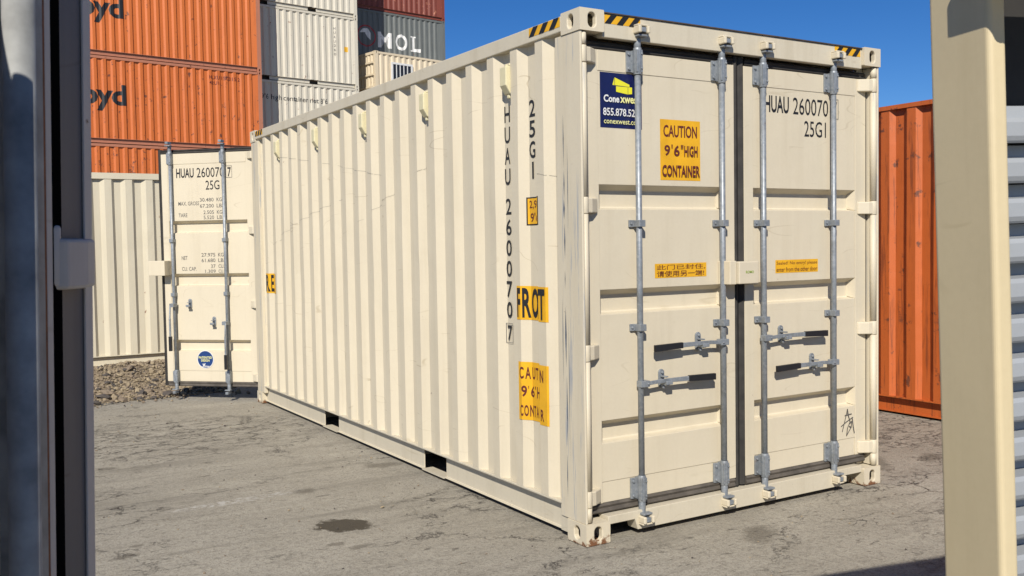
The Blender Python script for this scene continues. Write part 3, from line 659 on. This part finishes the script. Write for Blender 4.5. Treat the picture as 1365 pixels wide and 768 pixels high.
zz = 2.35; L_ = []
for ch in 'HUAU260': L_.append((text2d(ch, 4.98, 5.05, zz-.10, zz, .004), M['greyprint'])); zz -= .17
decal('lettering', L_, lambda u, v, o, cr=cr: (u, .010+cr.at(u)-.004-o, v), t, cr.folds())
se_ = stack((18.30, 36.42), 12.19, [
    (2.45, 'dark container on the ground at the foot of the tall far stack', M['redbrown'], M['redbrown'], 0), (2.45, 'second dark container from the ground in the tall far stack', M['slate'], M['redbrown'], 0), (2.45, 'third dark container from the ground in the tall far stack', M['redbrown'], M['redbrown'], 0), (2.45, 'fourth dark container from the ground in the tall far stack', M['redbrown'], M['redbrown'], 0),
    (2.46, 'slate grey container with big white letters, fifth in the tall far stack', M['slate'], M['slate'], .006), (2.5, 'red brown container topmost of the tall far stack', M['redbrown'], M['redbrown'], .006)], .276)
t, cr, z = se_[4]
FB = lambda u, v, o, cr=cr: (u, .010+cr.at(u)-.004-o, v)
decal('lettering', [(text2d('M', 8.52, 9.22, .84, 1.54, .03), M['white']), (text2d('O', 9.43, 10.07, .82, 1.56, .02), M['white']), (text2d('L', 10.32, 10.75, .84, 1.54, .03), M['white']), (rect2d(10.60, 10.79, .84, 1.0), M['white']), (rect2d(10.24, 10.52, 1.48, 1.54), M['white']), (rect2d(10.24, 10.52, .84, .90), M['white'])], FB, t, cr.folds())
decal('emblem', [(circ2d(7.92, 1.28, .48), M['red']), (circ2d(7.92, 1.28, .42), M['slate']), (poly2d([(7.60, 1.40), (7.74, 1.58), (7.98, 1.62), (8.14, 1.40), (8.12, 1.10), (8.0, 1.2), (7.86, 1.42)]), M['white'])], FB, t, cr.folds())
decal('sticker', [(rect2d(10.9, 11.4, .20, .62), M['blue'])], FB, t, cr.folds())

# office container with a barred window, on two plain ones
TF = R(11); fv = Vector((math.cos(TF), math.sin(TF), 0)); fo0 = Vector((13.10, 32.76, 0))
hh = 9.78/4
for i in range(3):
    container('shipping_container', ('tan container on the ground under the office container', 'tan container second from the ground under the office container', 'tan container directly under the office container')[i], 6.058, hh, (fo0.x, fo0.y, hh*i), TF, M['tan'], M['tan'], dent=0, group='stacked containers in the background')
offt, ofc = container('office_container', 'tan office container with a white framed barred window, raised on a stack', 6.058, hh, (fo0.x, fo0.y, hh*3), TF, M['tan'], M['tan'], pitch=.29, dent=0, pockets=False)
mb = MB()
for a, b in ((.80, .88), (1.82, 1.90)): mb.box(a, b, -.03, .03, 1.02, 2.06)
mb.box(.88, 1.82, -.03, .03, 1.98, 2.06); mb.box(.88, 1.82, -.03, .03, 1.02, 1.10); win = mb.build('window', M['white'], offt)
mb = MB(); mb.box(.88, 1.82, .003, .008, 1.10, 1.98); mb.build('pane', M['glassd'], win)
for k in range(4):
    x = 1.04+k*.19; mb = MB(); mb.box(x, x+.035, -.025, -.005, 1.10, 1.98); mb.build('bar', M['white'], win)
mb = MB()
for a, b in ((3.42, 3.48), (4.5, 4.56)): mb.box(a, b, -.03, .03, 1.02, 2.06)
mb.box(3.48, 4.5, -.03, .03, 1.98, 2.06); mb.box(3.48, 4.5, -.03, .03, 1.02, 1.08); win = mb.build('window', M['tan'], offt)
mb = MB(); mb.box(3.48, 4.5, .003, .008, 1.08, 1.98); mb.build('pane', M['tan'], win)
for k in range(4):                                            # ladder-like ribs on the visible end
    z = .45+k*.50; mb = MB(); mb.box(-.03, .03, .15, 2.28, z, z+.07); mb.build('rib', M['tan'], offt)

# ------------------------------------------------------------------ rubble heap
def pile_h(x, y):
    # long low berm, highest in its middle
    cx = -1.9; e = math.exp(-((y-8.75-.10*(x-cx))/1.05)**2)*(1/(1+math.exp((x-.15)/.35)))
    return .26*e*(.75+.5*noise.noise(Vector((x*1.3, y*1.3, 1))))+.035*noise.noise(Vector((x*5, y*5, 2)))*e*2
mt, nt, bs = nodes('rubble_soil'); co = coords(nt)
c = mixc(nt, ramp(nt, noi(nt, co, 9, 6, .7), .35, .65), (.16, .12, .08), (.34, .27, .17)); nt.links.new(c, bs.inputs['Base Color']); bs.inputs['Roughness'].default_value = .95; bump(nt, bs, noi(nt, co, 40, 5, .7), .8, .02); soil = mt
def stone_mat(name, a, b):
    mt, nt, bs = nodes(name); co = coords(nt)
    v = N(nt, 'ShaderNodeTexNoise'); v.inputs['Scale'].default_value = 7; nt.links.new(co, v.inputs['Vector'])
    c = mixc(nt, ramp(nt, v.outputs[0], .35, .65), a, b); c = mixc(nt, mul(nt, ramp(nt, noi(nt, co, 70, 4), .4, .7), .5), c, tuple(x*.6 for x in a))
    nt.links.new(c, bs.inputs['Base Color']); bs.inputs['Roughness'].default_value = .9; bump(nt, bs, noi(nt, co, 60, 4), .5, .01); return mt
SM = [stone_mat('tan_stone', (.36, .29, .185), (.28, .22, .14)), stone_mat('brown_stone', (.20, .155, .11), (.27, .21, .145)), stone_mat('asphalt_chunk', (.075, .065, .055), (.12, .10, .085))]
x0, x1, y0, y1 = -4.2, .9, 7.0, 10.36; nx, ny = 70, 50
mb = MB(); mb.add([(x0+(x1-x0)*i/nx, y0+(y1-y0)*j/ny, max(pile_h(x0+(x1-x0)*i/nx, y0+(y1-y0)*j/ny), 0)-.012) for j in range(ny+1) for i in range(nx+1)], [(j*(nx+1)+i, j*(nx+1)+i+1, (j+1)*(nx+1)+i+1, (j+1)*(nx+1)+i) for j in range(ny) for i in range(nx)], True)
heap = mb.build('rubble_heap', soil, None, kind='stuff'); tag(heap, 'low heap of tan rubble and soil in front of the plain cream container', 'rubble')
def ico(s, sub=1):
    bm = bmesh.new(); bmesh.ops.create_icosphere(bm, subdivisions=sub, radius=1)
    sc = Vector((rnd.uniform(.7, 1.3), rnd.uniform(.6, 1.1), rnd.uniform(.45, .8))); o = Vector((rnd.random()*50, 0, 0))
    vs = [Vector((v.co.x*sc.x, v.co.y*sc.y, v.co.z*sc.z))*(1+.45*noise.noise(v.co*1.3+o)) for v in bm.verts]; fs = [[v.index for v in f.verts] for f in bm.faces]; bm.free(); return vs, fs
shapes = [ico(1) for _ in range(10)]
mb = MB()
for k in range(9000):
    x = rnd.uniform(-3.4, .1); y = rnd.uniform(7.15, 9.9)
    if k % 5 == 0: y = 7.25-abs(rnd.gauss(0, .28)) if k % 2 else 7.0+abs(rnd.gauss(0, .4))
    h = pile_h(x, y)
    if h < .012 and rnd.random() < .45: continue
    if y < 6.55: continue
    s = min(.040, .0080*math.exp(abs(rnd.gauss(0, .58)))); vs, fs = rnd.choice(shapes); rm = Matrix.Rotation(rnd.uniform(0, 6.28), 3, 'Z') @ Matrix.Rotation(rnd.uniform(-.6, .6), 3, 'X')
    mb.m = rnd.choices((0, 1, 2), (6, 4, 1.5))[0]
    mb.add([rm @ v*s+Vector((x, y, max(h, 0)+s*.2)) for v in vs], fs)
link('loose_stones', mb.mesh('loose_stones', recalc=False), heap, SM, kind='stuff')
rmesh = []
for k in range(5):
    vs, fs = ico(0, 2); vs = [v*(1+.35*noise.noise(v*3.1+Vector((k*7, 0, 0)))) for v in vs]; b2 = MB(); b2.add(vs, fs); me = b2.mesh('rock', recalc=False); me.materials.append(SM[2] if k < 3 else SM[1]); rmesh.append(me)
for (x, y, s) in ((-1.38, 7.2, .12), (-1.30, 7.42, .10), (-.98, 7.22, .10), (-.88, 7.30, .085), (-1.05, 7.50, .07), (-.72, 7.05, .10), (-.62, 7.15, .08), (-.50, 7.22, .07), (-1.22, 6.98, .08), (-1.05, 6.92, .07), (-.90, 6.95, .06), (-1.5, 6.9, .09), (-.78, 7.62, .07), (-.55, 7.9, .08), (-1.2, 8.2, .09), (-.9, 8.4, .08), (-.4, 8.3, .07), (-1.6, 7.7, .1), (-.38, 7.3, .06), (-.68, 8.0, .06)):
    o = link('rock', rnd.choice(rmesh), None, []); o.location = (x, y, max(pile_h(x, y), 0)+s*.18); s *= .62; o.scale = (s, s, s*.8); o.rotation_euler = (rnd.uniform(-.3, .3), rnd.uniform(-.3, .3), rnd.uniform(0, 6))
    tag(o, 'dark broken asphalt lump lying on the rubble heap', 'rock', 'larger lumps on the rubble heap')
# grit strewn over the asphalt
mb = MB()
for k in range(900):
    x = rnd.uniform(-2.6, 5); y = rnd.uniform(-1.6, 7)
    if -.05 < x < 2.5 and y > -.05: continue
    s = .003*math.exp(abs(rnd.gauss(0, .55))); vs, fs = shapes[k % 10]; mb.m = rnd.choices((0, 1, 2), (3, 3, 3))[0]; mb.add([v*s+Vector((x, y, s*.2-.004)) for v in vs], fs)
g = mb.build('grit', SM, None, kind='stuff'); tag(g, 'fine grit scattered over the worn asphalt', 'grit')

# ------------------------------------------------------------------ near left: container door edge with lock rod and hinge, body cut down to limit its shadow
LB_AZ = 30.0                                                  # bearing of the door face, left to right
camp = Vector((-2.9857, -4.1625, 0))
def onground(px, D):
    d = f_+r_*((px-682.5)/1273.58); d.z = 0; fh = Vector((f_.x, f_.y, 0)); return camp+d*(D/d.dot(fh.normalized()))
lb = tag(empty('cut_down_container'), 'grey steel container, body cut down to limit its shadow, with galvanized lock rod and hinge beside its door edge', 'cut-down container')
org = onground(131, 1.40)
lean = Matrix.Rotation(R(1.5), 4, Vector((f_.x, f_.y, 0)).normalized())
lb.matrix_world = Matrix.Translation(org+Vector((0, 0, 1.64))) @ lean @ Matrix.Translation((0, 0, -1.64)) @ Matrix.Rotation(R(90-LB_AZ), 4, 'Z')
lbH = 2.12
mb = MB(); mb.prism([(-.012, .012), (0, .012), (0, .09), (-.124, .09), (-.124, .012)], 'z', .0, lbH); mb.build('corner_post', M['greypost'], lb, bevel=.003)
mb = MB(); mb.box(-.022, .0035, .008, .0115, .0, lbH); mb.build('post_edge', M['palesteel'], lb, bevel=.001)
mb = MB(); mb.box(-.1520, -.1245, -.004, .08, .02, lbH-.02); mb.build('gasket', M['void'], lb)  # black filler box paints the unlit gap between door and post
mb = MB(); mb.box(-1.10, -.1525, .004, .06, .06, lbH-.06); mb.box(-.174, -.1525, -.006, .0035, .06, lbH-.06)
dr = mb.build('door', M['palesteel'], lb, bevel=.004)
mb = MB(); mb.box(-.186, -.1745, -.007, .0035, .06, lbH-.06); mb.build('rust_seam', M['rustpaint'], dr)
mb = MB(); mb.box(-.28, -.1865, -.010, .0035, .06, lbH-.06); mb.build('rod_plate', M['oldgalv'], dr)
mb = MB(); mb.tube((-.320, -.045, .10), (-.320, -.045, lbH-.1), .0172, 32); mb.build('lock_rod', M['oldgalv'], dr)
mb = MB(); mb.prism([(-.62, .0035), (-.60, -.070), (-1.08, -.070), (-1.10, .0035)], 'z', .3, lbH-.06); mb.build('rib', M['palesteel'], dr, bevel=.004)
for z in (.45, 1.628):
    mb = MB(); mb.prism([(-.146, .000), (-.134, -.016), (-.080, -.020), (-.062, -.012), (-.024, -.008), (-.024, .0075), (-.146, .0075)], 'z', z-.034, z+.034); mb.tube((-.138, .006, z-.03), (-.138, .006, z+.052), .014, 12)
    mb.build('hinge', M['palesteel'], lb, bevel=.005)
mb = MB(); mb.box(-1.2, 0, .091, .80, .0, lbH); mb.box(-1.2, -1.105, .0, .09, .0, lbH); mb.box(-1.104, -.086, .061, .0905, lbH-.06, lbH); mb.build('body', M['greypost'], lb)

# ------------------------------------------------------------------ near right: roll-up door with its jamb and hood
rb = tag(empty('roll_up_door'), 'white ribbed roll-up door beside a plain beige steel jamb', 'roll-up door')
org = onground(1325, 1.62)
lean = Matrix.Rotation(R(-1.75), 4, Vector((f_.x, f_.y, 0)).normalized())
rb.matrix_world = Matrix.Translation(org+Vector((0, 0, 1.64))) @ lean @ Matrix.Translation((0, 0, -1.64)) @ Matrix.Rotation(R(90-104), 4, 'Z')
JH = 2.14
mb = MB(); n = 5; rr = .010                                   # hollow section with rounded corners: x to the right, y away
def rounded(x0, x1, y0, y1, r):
    P = []
    for cx, cy, a0 in ((x1-r, y1-r, 0), (x0+r, y1-r, 90), (x0+r, y0+r, 180), (x1-r, y0+r, 270)):
        P += [(cx+r*math.cos(R(a0+90*i/5)), cy+r*math.sin(R(a0+90*i/5))) for i in range(6)]
    return P
mb.prism(rounded(0, .038, 0, .142, rr), 'z', -.02, JH); mb.build('jamb', M['jamb'], rb)
mb = MB(); mb.prism(rounded(2.45, 2.498, 0, .165, rr), 'z', -.05, JH); mb.build('jamb', M['jamb'], rb)
pz = .0715; sm = None
prof = [(.058, .004), (.054, .012), (.054, .036), (.058, .044), (.094, .048), (.096, .070), (.100, .0713), (.104, .0713), (.104, .044), (.066, .040), (.062, .0)]
for k in range(26):
    if sm is None:
        b2 = MB(); b2.prism(prof, 'x', .052, 2.446); sm = b2.mesh('slat'); sm.materials.append(M['shutter'])
    o = link('slat', sm, rb, []); o.location = (0, 0, .02+k*pz)
mb = MB(); mb.box(.050, 2.449, .11, .125, .0, JH-.05); mb.build('backing', M['dark'], rb)
mb = MB(); mb.box(-.045, 2.56, -.135, -.001, 2.075, 2.14); mb.build('hood', M['jamb'], rb, bevel=.01)

bpy.context.view_layer.update()
